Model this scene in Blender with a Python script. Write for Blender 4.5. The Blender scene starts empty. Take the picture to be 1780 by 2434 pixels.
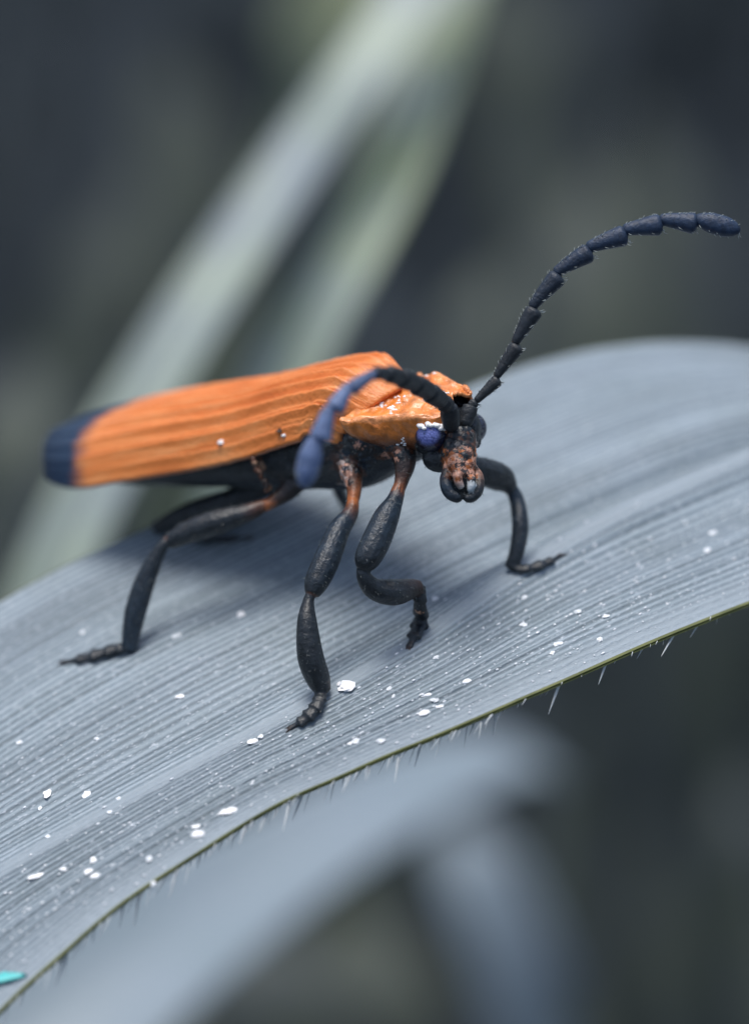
import bpy, bmesh, math, random
import numpy as np
from mathutils import Vector, Matrix, kdtree, noise

# ------------------------------------------------------------------ camera, sky, sun, exposure
SC = bpy.context.scene
S = 0.001                       # everything below is laid out in millimetres
D, PXMM = 120.0, 88.0           # focus distance (mm); photo pixels per mm in the focus plane
PITCH = math.radians(23)
R = np.array([1.0, 0, 0])
F = np.array([0, math.cos(PITCH), -math.sin(PITCH)])
U = np.array([0, math.sin(PITCH), math.cos(PITCH)])
C0 = np.array([0.0, 0.0, 200.0])   # point in focus: 20 cm above the soil

cam = bpy.data.cameras.new('camera')
co = bpy.data.objects.new('camera', cam)
SC.collection.objects.link(co)
co.location = Vector((C0 - F * D) * S)
co.rotation_euler = (math.pi / 2 - PITCH, 0, 0)
cam.sensor_fit = 'VERTICAL'
cam.sensor_height = 24.0
cam.lens = 24.0 * D / (2434 / PXMM)
cam.clip_start = 0.005
cam.clip_end = 2000
cam.dof.use_dof = True
cam.dof.focus_distance = (D - 0.6) * S
cam.dof.aperture_fstop = cam.lens / 4.4
SC.camera = co

SUN_EL, SUN_AZ = math.radians(84), math.radians(-70)   # azimuth from +Y towards +X
w = bpy.data.worlds.new('World'); SC.world = w; w.use_nodes = True
nt = w.node_tree
sky = nt.nodes.new('ShaderNodeTexSky'); sky.sky_type = 'NISHITA'; sky.sun_disc = False
sky.sun_elevation = SUN_EL; sky.sun_rotation = SUN_AZ
sky.air_density = 1.0; sky.dust_density = 3.0; sky.ozone_density = 1.0
nt.links.new(sky.outputs[0], nt.nodes['Background'].inputs[0])
nt.nodes['Background'].inputs[1].default_value = 0.08

sl = bpy.data.lights.new('sun', 'SUN'); sl.energy = 1.5; sl.angle = math.radians(28); sl.color = (1.0, 0.985, 0.96)
so = bpy.data.objects.new('sun', sl); SC.collection.objects.link(so)
sd = Vector((math.sin(SUN_AZ) * math.cos(SUN_EL), math.cos(SUN_AZ) * math.cos(SUN_EL), math.sin(SUN_EL)))
so.rotation_euler = sd.to_track_quat('Z', 'Y').to_euler()
so.location = sd * 2

SC.view_settings.view_transform = 'Standard'
SC.view_settings.look = 'None'
SC.view_settings.gamma = 1.0
SC.view_settings.exposure = 0.86
SC.render.engine = 'CYCLES'
SC.cycles.use_denoising = True
SC.cycles.max_bounces = 6

rnd = random.Random(7)
nrs = np.random.RandomState(7)

# ------------------------------------------------------------------ helpers
def pt(px, py, dz):
    """photo pixel + depth behind the focus plane (mm) -> point in mm"""
    k = (D + dz) / D
    return C0 + F * dz + R * ((px - 890) / PXMM * k) + U * ((1217 - py) / PXMM * k)

def cam_vec(x, y, z):            # right, up, towards the camera
    return R * x + U * y - F * z

def norm(v):
    return v / np.linalg.norm(v)

def catmull(P, n):
    P = np.asarray(P, float)
    if len(P) == 2:
        t = np.linspace(0, 1, n)[:, None]
        return P[0] * (1 - t) + P[1] * t
    E = np.vstack([2 * P[0] - P[1], P, 2 * P[-1] - P[-2]])
    out = []
    for s in np.linspace(0, len(P) - 1 - 1e-9, n):
        i = int(s); t = s - i
        a, b, c, d = E[i], E[i + 1], E[i + 2], E[i + 3]
        out.append(.5 * ((2 * b) + (c - a) * t + (2 * a - 5 * b + 4 * c - d) * t * t + (3 * b - a - 3 * c + d) * t ** 3))
    return np.array(out)

def sm(a, b, x):
    t = np.clip((x - a) / (b - a), 0, 1)
    return t * t * (3 - 2 * t)

def lin(r, g, b):
    f = lambda c: (c / 255 / 12.92) if c / 255 <= .04045 else ((c / 255 + .055) / 1.055) ** 2.4
    return (f(r), f(g), f(b), 1.0)

COL = SC.collection

def mk(name, V, Fc, mat, parent=None, base=None, smooth=True, fmats=None, uv=None, col=None):
    """link a mesh object; V in world mm; base = world mm of the thing's origin"""
    b = np.zeros(3) if base is None else base
    me = bpy.data.meshes.new(name)
    V = (np.asarray(V) - b) * S
    me.from_pydata(V.tolist(), [], [tuple(int(i) for i in f) for f in Fc])
    for m in (mat if isinstance(mat, (list, tuple)) else [mat]):
        me.materials.append(m)
    if fmats is not None:
        me.polygons.foreach_set('material_index', np.asarray(fmats, dtype=np.int32))
    if smooth:
        me.polygons.foreach_set('use_smooth', np.ones(len(me.polygons), bool))
    if uv is not None:
        lay = me.uv_layers.new(name='UVMap')
        idx = np.empty(len(me.loops), np.int32); me.loops.foreach_get('vertex_index', idx)
        lay.data.foreach_set('uv', np.asarray(uv, np.float32)[idx].ravel())
    if col is not None:
        ca = me.color_attributes.new('tint', 'FLOAT_COLOR', 'POINT')
        ca.data.foreach_set('color', np.asarray(col, np.float32).ravel())
    me.update()
    o = bpy.data.objects.new(name, me)
    COL.objects.link(o)
    if parent is not None:
        o.parent = parent
    else:
        o.location = Vector(b * S)
    return o

def empty(name, base):
    o = bpy.data.objects.new(name, None)
    o.empty_display_size = 0.002
    COL.objects.link(o)
    o.location = Vector(base * S)
    return o

def tag(o, label=None, cat=None, group=None, kind=None):
    if label: o['label'] = label
    if cat: o['category'] = cat
    if group: o['group'] = group
    if kind: o['kind'] = kind
    return o

def grid_faces(nu, nv, off=0, flip=False):
    i, j = np.meshgrid(np.arange(nu - 1), np.arange(nv - 1), indexing='ij')
    a = (i * nv + j).ravel() + off
    q = np.stack([a, a + 1, a + nv + 1, a + nv], 1)
    return q[:, ::-1] if flip else q

def tube(path, ra, rb=None, seg=14, up=None, cap=True, twist=None):
    """closed tube along path (n,3) with elliptical radii; rb lies along `up`"""
    P = np.asarray(path, float); n = len(P)
    ra = np.asarray(ra, float); rb = ra if rb is None else np.asarray(rb, float)
    if up is None: up = np.array([0.31, .23, .92])
    T = np.gradient(P, axis=0); T /= np.linalg.norm(T, axis=1)[:, None]
    V, Fc = [], []
    th = np.linspace(0, 2 * np.pi, seg, endpoint=False)
    prev = up
    for i in range(n):
        b = prev - T[i] * np.dot(prev, T[i])
        b = norm(b); a = np.cross(T[i], b); prev = b
        V.append(P[i] + np.outer(np.cos(th) * ra[i], a) + np.outer(np.sin(th) * rb[i], b))
    V = np.vstack(V)
    for i in range(n - 1):
        for k in range(seg):
            k2 = (k + 1) % seg
            Fc.append((i * seg + k, i * seg + k2, (i + 1) * seg + k2, (i + 1) * seg + k))
    if cap:
        V = np.vstack([V, P[0] - T[0] * min(ra[0], rb[0]) * .45, P[-1] + T[-1] * min(ra[-1], rb[-1]) * .45])
        m = len(V)
        for k in range(seg):
            k2 = (k + 1) % seg
            Fc.append((m - 2, k2, k))
            Fc.append((m - 1, (n - 1) * seg + k, (n - 1) * seg + k2))
    return V, Fc

def blob(c, rad, axes=None, seg=16, rings=10):
    """closed ellipsoid, rad = 3 radii along axes (3 vectors)"""
    if axes is None: axes = np.eye(3)
    rad = np.asarray(rad, float)
    V = [np.array([0, 0, 1.0])]
    for i in range(1, rings):
        a = math.pi * i / rings
        for k in range(seg):
            t = 2 * math.pi * k / seg
            V.append(np.array([math.sin(a) * math.cos(t), math.sin(a) * math.sin(t), math.cos(a)]))
    V.append(np.array([0, 0, -1.0]))
    V = (np.array(V) * rad) @ np.asarray(axes) + c
    Fc = []
    for k in range(seg):
        Fc.append((0, 1 + k, 1 + (k + 1) % seg))
    for i in range(rings - 2):
        for k in range(seg):
            a, b = 1 + i * seg + k, 1 + i * seg + (k + 1) % seg
            Fc.append((a, a + seg, b + seg, b))
    m = len(V) - 1
    o = 1 + (rings - 2) * seg
    for k in range(seg):
        Fc.append((m, o + (k + 1) % seg, o + k))
    return V, Fc

class Pile:
    def __init__(s): s.V = []; s.F = []; s.C = []; s.n = 0
    def add(s, VF, color=None):
        V, Fc = VF
        V = np.asarray(V)
        s.V.append(V); s.F += [tuple(i + s.n for i in f) for f in Fc]
        if color is not None:
            c = np.asarray(color, float)
            s.C.append(np.tile(c, (len(V), 1)) if c.ndim == 1 else c)
        s.n += len(V)
    def verts(s): return np.vstack(s.V)
    def cols(s): return np.vstack(s.C)

# ------------------------------------------------------------------ materials
def new_mat(name):
    m = bpy.data.materials.new(name); m.use_nodes = True
    return m, m.node_tree.nodes, m.node_tree.links, m.node_tree.nodes['Principled BSDF']

def ramp(N, stops):
    r = N.new('ShaderNodeValToRGB')
    e = r.color_ramp.elements
    while len(e) > 1: e.remove(e[0])
    e[0].position, e[0].color = stops[0]
    for p, c in stops[1:]:
        q = e.new(p); q.color = c
    return r

def coords(N, L, kind='Object', scale=(1, 1, 1)):
    tc = N.new('ShaderNodeTexCoord'); mp = N.new('ShaderNodeMapping')
    mp.inputs['Scale'].default_value = scale
    L.new(tc.outputs[kind], mp.inputs['Vector'])
    return mp.outputs[0]

def nz(N, L, vec, scale, detail=4, rough=.55, dist=0):
    n = N.new('ShaderNodeTexNoise')
    n.inputs['Scale'].default_value = scale; n.inputs['Detail'].default_value = detail
    n.inputs['Roughness'].default_value = rough; n.inputs['Distortion'].default_value = dist
    L.new(vec, n.inputs['Vector'])
    return n.outputs['Fac']

def bump(N, L, h, dist, strength, bs, prev=None):
    b = N.new('ShaderNodeBump')
    b.inputs['Distance'].default_value = dist; b.inputs['Strength'].default_value = strength
    L.new(h, b.inputs['Height'])
    if prev is not None: L.new(prev, b.inputs['Normal'])
    L.new(b.outputs[0], bs.inputs['Normal'])
    return b.outputs[0]

def mixc(N, L, fac, a, b, mode='MIX'):
    m = N.new('ShaderNodeMix'); m.data_type = 'RGBA'; m.blend_type = mode
    for sock, v in ((m.inputs[0], fac), (m.inputs[6], a), (m.inputs[7], b)):
        if hasattr(v, 'is_linked'): L.new(v, sock)
        else: sock.default_value = v
    return m.outputs[2]

def plain(name, c1, c2, scale, rough=.5, bdist=0.0, bscale=None, spec=.5):
    m, N, L, P = new_mat(name)
    v = coords(N, L)
    f = nz(N, L, v, scale)
    r = ramp(N, [(.3, c1), (.7, c2)]); L.new(f, r.inputs[0])
    L.new(r.outputs[0], P.inputs['Base Color'])
    P.inputs['Roughness'].default_value = rough
    P.inputs['Specular IOR Level'].default_value = spec
    if bdist:
        bump(N, L, nz(N, L, v, bscale or scale * 3), bdist, 1, P)
    return m

M = {}
def c4(r, g, b): return (r, g, b, 1)

# leaf: uv = (l mm, w mm)
def leaf_material():
    m, N, L, P = new_mat('leaf_surface')
    v = coords(N, L, 'UV', (.06, 4.2, 1))
    streak = nz(N, L, v, 1.0, 3, .6)
    v2 = coords(N, L, 'UV', (.03, .55, 1))
    broad = nz(N, L, v2, 1.0, 3, .5)
    v3 = coords(N, L, 'UV', (1, 1, 1))
    blot = nz(N, L, v3, .35, 3)
    wt = N.new('ShaderNodeTexWave'); wt.wave_type = 'BANDS'; wt.bands_direction = 'Y'; wt.wave_profile = 'SIN'
    wt.inputs['Scale'].default_value = .5; wt.inputs['Distortion'].default_value = 2.2; wt.inputs['Detail'].default_value = 2; wt.inputs['Detail Scale'].default_value = .6
    L.new(coords(N, L, 'UV', (.02, 2.2, 1)), wt.inputs['Vector'])
    mx = N.new('ShaderNodeMix'); mx.data_type = 'FLOAT'; mx.inputs[0].default_value = .38
    L.new(streak, mx.inputs[2]); L.new(wt.outputs['Fac'], mx.inputs[3]); streak = mx.outputs[0]
    r1 = ramp(N, [(.28, c4(.135, .172, .198)), (.5, c4(.222, .274, .308)), (.74, c4(.345, .41, .455))]); L.new(streak, r1.inputs[0])
    r2 = ramp(N, [(.3, c4(.76, .77, .78)), (.7, c4(1.10, 1.10, 1.10))]); L.new(broad, r2.inputs[0])
    c = mixc(N, L, 1.0, r1.outputs[0], r2.outputs[0], 'MULTIPLY')
    r3 = ramp(N, [(.35, c4(.90, .91, .90)), (.65, c4(1.06, 1.06, 1.07))]); L.new(blot, r3.inputs[0])
    c = mixc(N, L, 1.0, c, r3.outputs[0], 'MULTIPLY')
    # cell-sized flecks strung along the veins
    v4 = coords(N, L, 'UV', (4.5, 10.0, 1))
    fl = nz(N, L, v4, 1.0, 2, .7)
    r4 = ramp(N, [(.57, c4(0, 0, 0)), (.72, c4(1, 1, 1))]); L.new(fl, r4.inputs[0])
    c = mixc(N, L, r4.outputs[0], c, c4(.50, .55, .60))
    tc = N.new('ShaderNodeTexCoord'); sx = N.new('ShaderNodeSeparateXYZ'); L.new(tc.outputs['UV'], sx.inputs[0])
    band = ramp(N, [(0, c4(.9, .9, .9)), (.035, c4(.75, .75, .75)), (.075, c4(0, 0, 0)), (.317, c4(0, 0, 0)), (.338, c4(.8, .8, .8)), (.357, c4(.8, .8, .8)), (.378, c4(0, 0, 0))])
    dv = N.new('ShaderNodeMath'); dv.operation = 'DIVIDE'; dv.inputs[1].default_value = 17.7; L.new(sx.outputs['Y'], dv.inputs[0])
    L.new(dv.outputs[0], band.inputs[0])
    c = mixc(N, L, band.outputs[0], c, c4(.31, .365, .405))
    L.new(c, P.inputs['Base Color'])
    P.inputs['Roughness'].default_value = .55
    P.inputs['Specular IOR Level'].default_value = .4
    P.inputs['Sheen Weight'].default_value = .15
    P.inputs['Sheen Roughness'].default_value = .4
    b1 = bump(N, L, fl, 0.00005, .9, P)
    bump(N, L, streak, 0.00005, .8, P, b1)
    return m
M['leaf'] = leaf_material()
M['leaf_rim'] = plain('leaf_rim', c4(.06, .075, .016), c4(.15, .165, .05), 900, .6)
M['hair'] = plain('leaf_hair', c4(.6, .66, .66), c4(.88, .9, .9), 500, .35)
M['hair'].node_tree.nodes['Principled BSDF'].inputs['Transmission Weight'].default_value = .25
M['speck'] = plain('speck', c4(.88, .89, .9), c4(.95, .95, .95), 800, .7)
M['fleck'] = plain('fleck', c4(.66, .7, .74), c4(.85, .87, .88), 300, .5)
M['crumb'] = plain('crumb', c4(.03, .018, .012), c4(.08, .04, .025), 900, .7)
M['turquoise'] = plain('turquoise', c4(.05, .45, .45), c4(.15, .65, .62), 900, .5)
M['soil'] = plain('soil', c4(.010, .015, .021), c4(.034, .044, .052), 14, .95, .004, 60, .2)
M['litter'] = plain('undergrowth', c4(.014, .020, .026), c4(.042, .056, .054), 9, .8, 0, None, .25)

def blade_material(name, c1, c2, c3, rough=.5):
    m, N, L, P = new_mat(name)
    v = coords(N, L, 'UV', (.03, 2.2, 1))
    f = nz(N, L, v, 1.0, 3)
    r = ramp(N, [(.3, c1), (.6, c2)]); L.new(f, r.inputs[0])
    v2 = coords(N, L, 'UV', (.16, .25, 1)); f2 = nz(N, L, v2, 1.0, 3)
    r2 = ramp(N, [(.42, c4(0, 0, 0)), (.58, c4(1, 1, 1))]); L.new(f2, r2.inputs[0])
    c = mixc(N, L, r2.outputs[0], r.outputs[0], c3)
    L.new(c, P.inputs['Base Color'])
    P.inputs['Roughness'].default_value = rough
    bump(N, L, f, 0.00005, .6, P)
    return m
M['pale_blade'] = blade_material('pale_blade', c4(.16, .205, .225), c4(.27, .32, .335), c4(.30, .36, .29))
M['green_blade'] = blade_material('green_blade', c4(.24, .30, .26), c4(.36, .425, .37), c4(.31, .375, .22))
M['grey_blade'] = blade_material('grey_blade', c4(.17, .215, .25), c4(.26, .315, .36), c4(.215, .27, .305))
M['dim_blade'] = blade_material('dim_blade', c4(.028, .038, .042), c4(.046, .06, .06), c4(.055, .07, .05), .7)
M['olive_blade'] = blade_material('olive_blade', c4(.13, .16, .10), c4(.2, .235, .16), c4(.17, .2, .11), .6)

def elytron_material():
    m, N, L, P = new_mat('elytron_orange')
    tc = N.new('ShaderNodeTexCoord'); sx = N.new('ShaderNodeSeparateXYZ'); L.new(tc.outputs['UV'], sx.inputs[0])
    vn = coords(N, L, 'UV', (.5, 15, 1))
    st = nz(N, L, vn, 1.0, 3, .6)
    base = ramp(N, [(.3, c4(.66, .175, .03)), (.5, c4(.83, .25, .055)), (.72, c4(.90, .36, .12))]); L.new(st, base.inputs[0])
    # tip: deep blue black, ragged front
    vt = coords(N, L, 'UV', (1.2, 9, 1))
    tn = nz(N, L, vt, 1.0, 3, .6)
    a = N.new('ShaderNodeMath'); a.operation = 'MULTIPLY_ADD'; L.new(tn, a.inputs[0]); a.inputs[1].default_value = .7
    L.new(sx.outputs['X'], a.inputs[2])
    tip = ramp(N, [(.0, c4(0, 0, 0)), (1.0, c4(1, 1, 1))])
    mr = N.new('ShaderNodeMapRange'); mr.inputs['From Min'].default_value = 10.0; mr.inputs['From Max'].default_value = 10.9
    mr.interpolation_type = 'SMOOTHSTEP'
    L.new(a.outputs[0], mr.inputs['Value'])
    c = mixc(N, L, mr.outputs[0], base.outputs[0], c4(.014, .036, .080))
    # brown soot speckles towards the side margin
    vs = coords(N, L, 'UV', (4, 60, 1)); sn = nz(N, L, vs, 1.0, 3, .7)
    sr = ramp(N, [(.62, c4(0, 0, 0)), (.75, c4(1, 1, 1))]); L.new(sn, sr.inputs[0])
    c = mixc(N, L, sr.outputs[0], c, mixc(N, L, .55, c, c4(.18, .05, .012)))
    L.new(c, P.inputs['Base Color'])
    P.inputs['Roughness'].default_value = .36
    P.inputs['Specular IOR Level'].default_value = .5
    sw = N.new('ShaderNodeMath'); sw.operation = 'MULTIPLY_ADD'; L.new(mr.outputs[0], sw.inputs[0]); sw.inputs[1].default_value = -.48; sw.inputs[2].default_value = .5
    L.new(sw.outputs[0], P.inputs['Sheen Weight']); P.inputs['Sheen Roughness'].default_value = .35
    P.inputs['Sheen Tint'].default_value = (1, .85, .78, 1)
    vb = coords(N, L, 'UV', (7, 45, 1)); bn = nz(N, L, vb, 1.0, 2)
    b1 = bump(N, L, bn, 0.00003, .7, P)
    bump(N, L, nz(N, L, coords(N, L), 9000, 3, .7), 0.00003, .8, P, b1)
    return m
M['elytron'] = elytron_material()

def tinted(name, rough, nscale, bd, coat=0, spec=.5, var=.35):
    """surface coloured by the tint attribute (its own pigment), broken up by noise"""
    m, N, L, P = new_mat(name)
    at = N.new('ShaderNodeAttribute'); at.attribute_name = 'tint'
    v = coords(N, L)
    f = nz(N, L, v, nscale, 4, .65)
    r = ramp(N, [(.3, c4(1 - var, 1 - var, 1 - var)), (.7, c4(1 + var, 1 + var, 1 + var))]); L.new(f, r.inputs[0])
    c = mixc(N, L, 1.0, at.outputs['Color'], r.outputs[0], 'MULTIPLY')
    L.new(c, P.inputs['Base Color'])
    P.inputs['Roughness'].default_value = rough
    P.inputs['Specular IOR Level'].default_value = spec
    P.inputs['Coat Weight'].default_value = coat
    P.inputs['Coat Roughness'].default_value = .15
    bump(N, L, f, bd, .9, P)
    return m
M['cuticle'] = tinted('beetle_cuticle', .40, 4200, .00006, 0, .5, .5)
M['pronotum'] = tinted('pronotum_plate', .30, 2600, .00010, .25, .6, .4)
M['antenna'] = tinted('antenna_cuticle', .5, 7000, .00004, 0, .5)
M['bristle'] = plain('bristle', c4(.10, .12, .13), c4(.25, .28, .27), 900, .4)

def eye_material():
    m, N, L, P = new_mat('eye_facets')
    v = coords(N, L)
    vo = N.new('ShaderNodeTexVoronoi'); vo.inputs['Scale'].default_value = 16000; L.new(v, vo.inputs['Vector'])
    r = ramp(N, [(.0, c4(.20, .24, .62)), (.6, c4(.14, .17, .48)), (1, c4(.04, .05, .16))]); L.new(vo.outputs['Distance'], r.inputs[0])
    at = N.new('ShaderNodeAttribute'); at.attribute_name = 'tint'
    L.new(mixc(N, L, 1.0, r.outputs[0], at.outputs['Color'], 'MULTIPLY'), P.inputs['Base Color'])
    P.inputs['Roughness'].default_value = .22
    P.inputs['Specular IOR Level'].default_value = .9
    iv = N.new('ShaderNodeMath'); iv.operation = 'SUBTRACT'; iv.inputs[0].default_value = 1; L.new(vo.outputs['Distance'], iv.inputs[1])
    bump(N, L, iv.outputs[0], .00002, .7, P)
    return m
M['eye'] = eye_material()

# ------------------------------------------------------------------ ground
def sheet(name, half, n, z, mat, amp):
    xs = np.concatenate([-np.geomspace(half, 60, n), np.linspace(-50, 50, 3), np.geomspace(60, half, n)])
    V = []
    for x in xs:
        for y in xs:
            r_ = math.hypot(x, y)
            V.append((x, y + 300, z + amp * noise.noise(Vector((x / 90, y / 90, 3))) * min(1, 3000 / (r_ + 1))))
    return mk(name, V, grid_faces(len(xs), len(xs), flip=True), mat)
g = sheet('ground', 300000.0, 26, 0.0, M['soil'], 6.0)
tag(g, 'dark bluish bare soil far below the leaf', 'ground', kind='structure')

# ------------------------------------------------------------------ the leaf the beetle stands on
A0, CB, CC = -1.5, -0.30, 1.43        # plane in camera space: depth = A0 + CC*(up+5.89) + CB*(right+2.27)
def plane_dz(r_, u_): return A0 + CC * (u_ + 5.89) + CB * (r_ + 2.27)
def c2w(r_, u_, dz): return C0 + R * r_ + U * u_ + F * dz
Lv = norm(R * 1 + U * .545 + F * (CC * .545 + CB))
Nv = norm(cam_vec(CB, CC, 1.0))
Tv = norm(np.cross(Nv, Lv))           # across, from the near edge to the far edge
P0 = c2w(0, -3.2, plane_dz(0, -3.2))
KAP, KL0 = 0.0100, 0.0
def arch(l): return -KAP * (l - KL0) ** 2 / (1 + .004 * np.abs(l - KL0))
def lw(X):
    d = X - P0
    return d @ Lv, d @ Tv, d @ Nv
def hit(px, py):
    """point where the line of sight through a photo pixel meets the leaf blade"""
    a, b = -60.0, 80.0
    for _ in range(60):
        m = (a + b) / 2
        l, w_, n = lw(pt(px, py, m))
        if n > arch(l): a = m
        else: b = m
    return a
near_px = [(-60, 2455), (0, 2396), (64, 2335), (161, 2255), (246, 2180), (322, 2123), (458, 2034), (551, 1971), (640, 1915), (700, 1882), (800, 1842),
           (900, 1795), (1000, 1757), (1065, 1731), (1177, 1684), (1326, 1620), (1400, 1587), (1481, 1550), (1606, 1494), (1664, 1470), (1720, 1445), (1780, 1421), (1850, 1393)]
mid_px = [(-60, 2120), (0, 2088), (200, 1975), (400, 1862), (600, 1755), (800, 1650), (1000, 1535), (1200, 1400), (1400, 1290), (1600, 1200), (1780, 1122), (1850, 1092)]
far_px = [(-60, 1462), (0, 1430), (100, 1372), (200, 1322), (340, 1262), (560, 1165), (800, 1062), (1000, 968), (1120, 918), (1250, 868), (1400, 830), (1560, 812), (1700, 815), (1780, 822), (1850, 835)]
def edge_fn(pxs):
    q = np.array([lw(pt(x, y, hit(x, y)))[:2] for x, y in pxs])
    q = q[np.argsort(q[:, 0])]
    def f(l):
        l = np.asarray(l, float)
        v = sum(np.interp(l + o, q[:, 0], q[:, 1]) for o in (-.6, -.3, 0, .3, .6)) / 5
        return v
    f.lo, f.hi = q[0, 0], q[-1, 0]
    return f
wn_f, wm_f, wf_f = edge_fn(near_px), edge_fn(mid_px), edge_fn(far_px)
LA, LB = -85.0, 78.0
def taper(l):
    return 1 - .93 * sm(28, LB, l) ** 1.3 - .80 * sm(-30, LA, l)
def edges(l):
    n, m, f = wn_f(l), wm_f(l), wf_f(l)
    k = taper(l)
    return m + (n - m) * k, m, m + (f - m) * k
# veins: ridge heights across the blade
ridge_pos = []
x = 0.9
while x < 24:
    ridge_pos.append((x, rnd.uniform(.010, .030) * (2.0 if rnd.random() < .16 else 1), rnd.uniform(.07, .11)))
    x += rnd.uniform(.17, .40)
RX = np.linspace(0, 26, 2601)
RH = np.zeros_like(RX)
for p, h, s_ in ridge_pos:
    RH += h * np.exp(-((RX - p) / s_) ** 2)
def relief(l, t, w_, n, m, k):
    """height of veins, midrib and margins above the arched blade"""
    e = w_ - n
    e0 = np.where(t < 1, t * 6.2, 6.2 + (t - 1) * 11.5)     # vein count runs on the blade's full width
    dm = w_ - m
    h = 1.35 * np.interp(e0, RX, RH) * k * sm(0.7, 1.8, e0) * (1 - .85 * np.exp(-((e0 - 6.2) / .5) ** 2))
    rk = 1 + 2.4 * sm(0, 9, l)
    h = h + .19 * rk * np.exp(-(dm / .75) ** 2) * k - .17 * rk * np.exp(-((dm - 1.75) / .6) ** 2) * k
    h = h - .12 * np.exp(-((dm - 4.6) / .9) ** 2) * sm(-2, 9, l) * k + .10 * np.exp(-((dm + 3.2) / 1.2) ** 2) * k
    h = h + .05 * np.sin(l * .45 + e * .3) * sm(9, 0, e)
    return h - .16 * sm(0.9, 0.0, e)                         # the near margin rolls under a little
def leaf_pt(l, t):
    """l along (mm), t: 0 near edge, 1 midrib, 2 far edge -> top surface point"""
    n, m, f = edges(l)
    w_ = np.where(t < 1, n + (m - n) * t, m + (f - m) * (t - 1))
    h = arch(l) + relief(l, t, w_, n, m, taper(l))
    return P0 + np.multiply.outer(l, Lv) + np.multiply.outer(w_, Tv) + np.multiply.outer(h, Nv), w_
def surf_h(l, w_):
    n, m, f = edges(l)
    t = np.where(w_ < m, (w_ - n) / (m - n), 1 + (w_ - m) / (f - m))
    return float(arch(l) + relief(l, np.clip(t, 0, 2), w_, n, m, taper(l)))
def hit(px, py):
    """depth at which the line of sight through a photo pixel meets the finished leaf surface"""
    a, b = -60.0, 80.0
    for _ in range(40):
        m = (a + b) / 2
        l, w_, n = lw(pt(px, py, m))
        if n > surf_h(l, w_): a = m
        else: b = m
    return a

ls = np.concatenate([np.linspace(LA, -24, 40, endpoint=False), np.linspace(-24, 28, 190, endpoint=False), np.linspace(28, LB, 45)])
ts = np.concatenate([np.linspace(0, 1, 190, endpoint=False), np.linspace(1, 2, 250)])
LL, TT = np.meshgrid(ls, ts, indexing='ij')
top, ww = leaf_pt(LL.ravel(), TT.ravel())
LEAFBASE = P0 + Lv * LA + Nv * arch(LA)
nu, nv_ = len(ls), len(ts)
thick = .26
bot = top - Nv * thick * np.minimum(1, .35 + np.minimum(TT.ravel(), 2 - TT.ravel()) * 6)[:, None]
V = np.vstack([top, bot])
Ft = grid_faces(nu, nv_, 0, True)
Fb = grid_faces(nu, nv_, nu * nv_, False)
side = []
off = nu * nv_
for i in range(nu - 1):
    a, b = i * nv_, (i + 1) * nv_
    side.append((a, b, b + off, a + off))
    a, b = a + nv_ - 1, b + nv_ - 1
    side.append((b, a, a + off, b + off))
for j in range(nv_ - 1):
    side.append((j + 1, j, j + off, j + 1 + off))
    q = (nu - 1) * nv_ + j
    side.append((q, q + 1, q + 1 + off, q + off))
FA = np.vstack([Ft, Fb, np.array(side)])
tcol = np.tile(ts[:-1], nu - 1)
rim_t = (tcol < .018) | (tcol > 1.992)
fm = np.concatenate([rim_t, rim_t, np.ones(len(side))]).astype(np.int32)
uvw = np.where(TT.ravel() < 1, TT.ravel() * 6.2, 6.2 + (TT.ravel() - 1) * 11.5)
uv = np.stack([LL.ravel(), uvw], 1); uv = np.vstack([uv, uv])
leaf = mk('grass_leaf', V, FA, [M['leaf'], M['leaf_rim']], None, LEAFBASE, True, fm, uv)
tag(leaf, 'broad grey-blue grass leaf with fine parallel veins and hairy edge, under the beetle', 'leaf')

# the stalk that carries the leaf, left of the picture
stp = np.array([LEAFBASE + np.array([-3.0, 1.0, 9.0]), LEAFBASE + np.array([-3.2, .6, -8]), np.array([LEAFBASE[0] - 1, LEAFBASE[1] + 4, 60]), np.array([LEAFBASE[0] + 2, LEAFBASE[1] + 6, -6])])
pp = catmull(stp, 24)
Vv, Ff = tube(pp, np.linspace(2.6, 3.6, 24), None, 16)
stk = mk('grass_stalk', Vv, Ff, M['grey_blade'], None, stp[-1], uv=np.zeros((len(Vv), 2)) + Vv[:, [2, 0]])
tag(stk, 'upright grey-green grass stalk that carries the broad leaf', 'stalk')

# hairs along the near edge: each its own object sharing a mesh
hv, hf = tube(np.array([[0, 0, z] for z in np.linspace(0, 1, 6)]) + np.array([[.04 * math.sin(z * 2.5), 0, 0] for z in np.linspace(0, 1, 6)]),
              np.array([1, .9, .75, .55, .35, .12]) * .5, None, 6)
hme = None
def add_hair(px, py, qx, qy, wpx, dzo=0.0):
    global hme
    d = hit(px, py + 0)
    a = pt(px, py - 6, hit(px, py - 6)) - Nv * .12
    b = pt(qx, qy, d + dzo)
    ln = np.linalg.norm(b - a)
    if hme is None:
        hme = bpy.data.meshes.new('hair')
        hme.from_pydata(hv.tolist(), [], hf); hme.materials.append(M['hair'])
        hme.polygons.foreach_set('use_smooth', np.ones(len(hme.polygons), bool))
    o = bpy.data.objects.new('hair', hme); COL.objects.link(o); o.parent = leaf
    o.location = Vector((a - LEAFBASE) * S)
    o.rotation_mode = 'QUATERNION'
    o.rotation_quaternion = Vector(b - a).to_track_quat('Z', 'Y')
    wd = wpx * 1.05 / PXMM
    o.scale = (wd * S, wd * S, ln * S)
def near_y(x): return float(np.interp(x, [p[0] for p in near_px], [p[1] for p in near_px]))
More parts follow.
